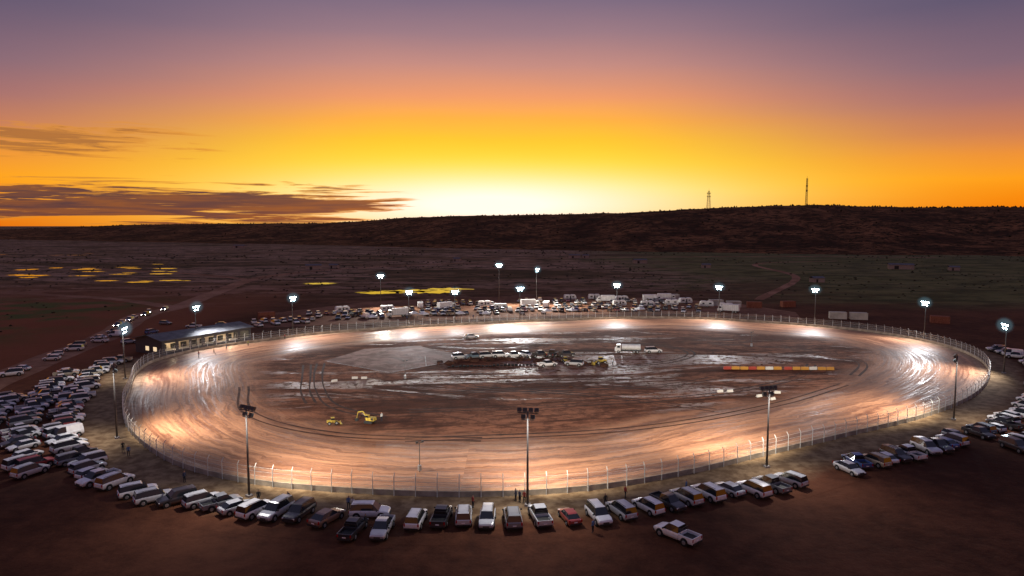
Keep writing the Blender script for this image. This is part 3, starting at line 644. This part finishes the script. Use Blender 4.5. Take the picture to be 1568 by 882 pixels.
def loader():
    mb=MB()
    mb.box((-1.2,0,1.5),(2.6,1.5,.9),myel,taper=.95); mb.box((1.2,0,1.1),(1.8,1.1,.6),myel)
    mb.box((0,0,2.3),(1.5,1.4,1.5),myel,taper=.85); mb.box((0,0,2.4),(1.52,1.42,.9),mglass,taper=.9); mb.box((0,0,3.08),(1.5,1.4,.1),myel)
    for x_ in(-1.5,1.5):
        for sy in(-1,1): wheel(mb,x_,sy*1.05,.75,.5)
    for sy in(-.5,.5): mb.tube((.9,sy,1.6),(3.0,sy,.7),.12,.1,myel,6)
    mb.loft([[(3.0,y_,.1),(3.1,y_,1.0),(3.4,y_,1.1),(3.25,y_,.5),(4.0,y_,.05)] for y_ in(-1.3,1.3)],myel)
    return mb.mesh('loader')
EX=excavator();LD=loader()
def s3(k): return (k,k,k)
obj('excavator',EX,(-26,122,.05),math.radians(160),scale=s3(.5)); obj('wheel_loader',LD,(-32.5,121,.05),math.radians(20),scale=s3(.42)); obj('wheel_loader',LD,(23,175,.05),math.radians(200),scale=s3(.62)); obj('wheel_loader',LD,(14,177,.05),math.radians(100),scale=s3(.5))
mrb=mat('red_barrier_plastic',(.35,.05,.03),.6); mob=mat('orange_barrier_plastic',(.5,.24,.04),.6); mwb=mat('white_barrier_plastic',(.6,.56,.5),.6)
def barrier(m):
    mb=MB(); mb.loft([[(x_,-.3,0),(x_,-.3,.2),(x_,-.12,.45),(x_,-.1,.9),(x_,.1,.9),(x_,.12,.45),(x_,.3,.2),(x_,.3,0)] for x_ in(-.93,.93)],m)
    mb.box((0,0,.93),(.5,.12,.05),m); mb.box((.98,0,.5),(.06,.1,.6),m); return mb.mesh('barrier')
BR=[barrier(m_) for m_ in(mrb,mob,mwb)]
for i in range(13): obj('plastic_barrier',BR[[0,1,1,0,1,2,1,0,1,1,2,1,1][i]],(54+i*2.08+(.5 if i>6 else 0),168.6-i*.05+random.uniform(-.15,.15),.05),random.uniform(-.08,.08),scale=(1,1,.8))
for x_,y_,r in[(45,145,.2),(47.2,145.2,.2),(57,144,0),(52,141,.4),(54,138.7,.5),(-37,158,.1),(-34.8,158,.1),(20,176,.1),(-41,155,.6)]: obj('plastic_barrier',BR[2],(x_,y_,.05),r,scale=(.7,.9,.55))
mb=MB()
for i in range(26):
    x_=-16+i*.95; y_=171+.12*i+math.sin(i)*.3
    for k in range(random.choice((1,2,2))):
        mb.tube((x_,y_,.05+k*.24),(x_,y_,.27+k*.24),.36,.36,mtyre,10)
obj('tyre_wall',mb.mesh('tyres'))
def smallpole():
    mb=MB(); mb.tube((0,0,0),(0,0,4.4),.07,.05,mpole,8); mb.box((0,0,4.4),(.1,1.2,.1),mpole)
    for y_ in(-.45,.45): mb.box((.1,y_,4.55),(.25,.3,.25),mhead)
    mb.box((0,0,.65),(.5,.4,.8),mrim); return mb.mesh('signal_pole')
SP=smallpole()
for x_,y_ in[(-25,157),(71,200),(-13.5,97)]: obj('signal_light_pole',SP,(x_,y_,.04),-1)
# ------------------------------------------------------------- radio masts
mred=mat('mast_steel',(.10,.05,.04),.6)
def mast(h,w0,w1,plat):
    mb=MB(); n=int(h/4)
    def cs_(z_): k=w0+(w1-w0)*min(1,z_/h); return [Vector((k*a,k*b_,z_)) for a,b_ in((-.5,-.5),(.5,-.5),(.5,.5),(-.5,.5))]
    for i in range(n):
        A=cs_(h*i/n);B=cs_(h*(i+1)/n)
        for j in range(4):
            mb.tube(A[j],B[j],.28,.26,mred,4,False); mb.tube(A[j],B[(j+1)%4],.16,.16,mred,4,False); mb.tube(B[j],B[(j+1)%4],.16,.16,mred,4,False)
    for z_ in plat:
        mb.box((0,0,z_),(w0*.8,w0*.8,.6),mred)
        for j in range(6): mb.box((w0*.5*math.cos(j),w0*.5*math.sin(j),z_+1.5),(.5,.5,2.4),mred)
    mb.tube((0,0,h),(0,0,h+5),.3,.12,mred,5); return mb.mesh('mast')
for a,h,w0,w1,pl in[(.286,40,8,2.6,(27,34)),(.428,57,3.4,2.0,(30,40))]:
    D=hint(a)[0]*.995; obj('radio_tower',mast(h,w0,w1,pl),(a*D,D,hz(a,D)-1))
# ------------------------------------------------------------- distant sheds
mds=mat('pale_shed_wall',(.30,.25,.22),.7,var=.2)
def shed(w_,d_,h_):
    mb=MB(); mb.box((0,0,h_/2),(w_,d_,h_),mds)
    for sg in(-1,1): mb.loft([[(x_,0,h_+1.0),(x_,sg*(d_/2+.4),h_),(x_,sg*(d_/2+.4),h_+.12),(x_,0,h_+1.12)] for x_ in(-w_/2-.4,w_/2+.4)],mroof)
    mb.box((-w_*.2,-d_/2-.02,h_*.4),(w_*.18,.06,h_*.75),mtrim)
    return mb.mesh('shed')
SH=[shed(12,8,3),shed(18,9,3.6),shed(7,6,2.6)]
for x_,y_,k in[(69,755,0),(82,760,2),(122,651,0),(165,580,2),(321,563,1),(354,546,2),(-438,1100,1),(-55,686,2),(-164,563,0),(-150,575,2),(194,433,2)]: obj('distant_shed',SH[k],(x_,y_,0),random.uniform(-.4,.4))
# ------------------------------------------------------------- people
mper=mat('person_clothes',rough=.85); N=NT(mper.node_tree); b=N.n['Principled BSDF']; oi=N.n.new('ShaderNodeObjectInfo')
z=N.xyz(N.tc('Object'))[2]; c=N.mix(N.ss(z,.94,.96),(.02,.022,.03),oi.outputs['Color']); c=N.mix(N.ss(z,1.48,1.5),c,(.42,.25,.17)); c=N.mix(N.ss(z,1.69,1.71),c,(.03,.02,.015)); N.put(b.inputs['Base Color'],c)
def person(step):
    J=[((0,0,.93),.15),((0,0,1.12),.135),((0,0,1.34),.16),((0,0,1.47),.07),((.01,0,1.56),.085),((.015,0,1.66),.105),((.01,0,1.74),.07),
       ((0,.10,.88),.105),((.03+step,.12,.48),.07),((-.02+step,.13,.09),.05),((.14+step,.14,.04),.045),
       ((0,-.10,.88),.105),((.03-step,-.12,.48),.07),((-.02-step,-.13,.09),.05),((.14-step,-.14,.04),.045),
       ((0,.20,1.40),.065),((-.02,.27,1.12),.045),((.10,.27,.88),.035),((.13,.26,.80),.04),
       ((0,-.20,1.40),.065),((-.02,-.27,1.12),.045),((.12,-.25,.90),.035),((.16,-.24,.83),.04)]
    E=[(0,1),(1,2),(2,3),(3,4),(4,5),(5,6),(0,7),(7,8),(8,9),(9,10),(0,11),(11,12),(12,13),(13,14),(2,15),(15,16),(16,17),(17,18),(2,19),(19,20),(20,21),(21,22)]
    me=bpy.data.meshes.new('p'); me.from_pydata([j[0] for j in J],E,[]); o=bpy.data.objects.new('p',me); COL.objects.link(o)
    o.modifiers.new('s','SKIN')
    for v,j in zip(me.skin_vertices[0].data,J): v.radius=(j[1],j[1]*.9)
    me.skin_vertices[0].data[0].use_root=True
    o.modifiers.new('u','SUBSURF').levels=1
    dg=bpy.context.evaluated_depsgraph_get(); m2=bpy.data.meshes.new_from_object(o.evaluated_get(dg)); bpy.data.objects.remove(o); m2.materials.clear(); m2.materials.append(mper); return m2
PE=[person(0),person(.12)]
SHC=[(.5,.5,.48),(.04,.05,.09),(.3,.05,.04),(.03,.03,.03),(.35,.35,.12),(.08,.15,.3)]
for x_,y_ in[(-20.2,83.6),(-20.8,84),(1,86),(1.6,85.8),(.5,86.5),(9.5,77.2),(12,84.8),(23.6,89.6),(-33,86),(-29,85.5),(-17.5,78.6),(-46,93),(-60,104),(-62,106),(-86,185),(-84,190),(-83,196),(-79,202),(-72,214),(-40,258),(-15,262),(10,268),(-5,280),(20,282),(35,280),(-30,282),(15,87.5),(-5,84.3),(-24,123),(26,174)]:
    obj('person',random.choice(PE),(x_,y_,.02),random.uniform(0,6.28),color=random.choice(SHC))
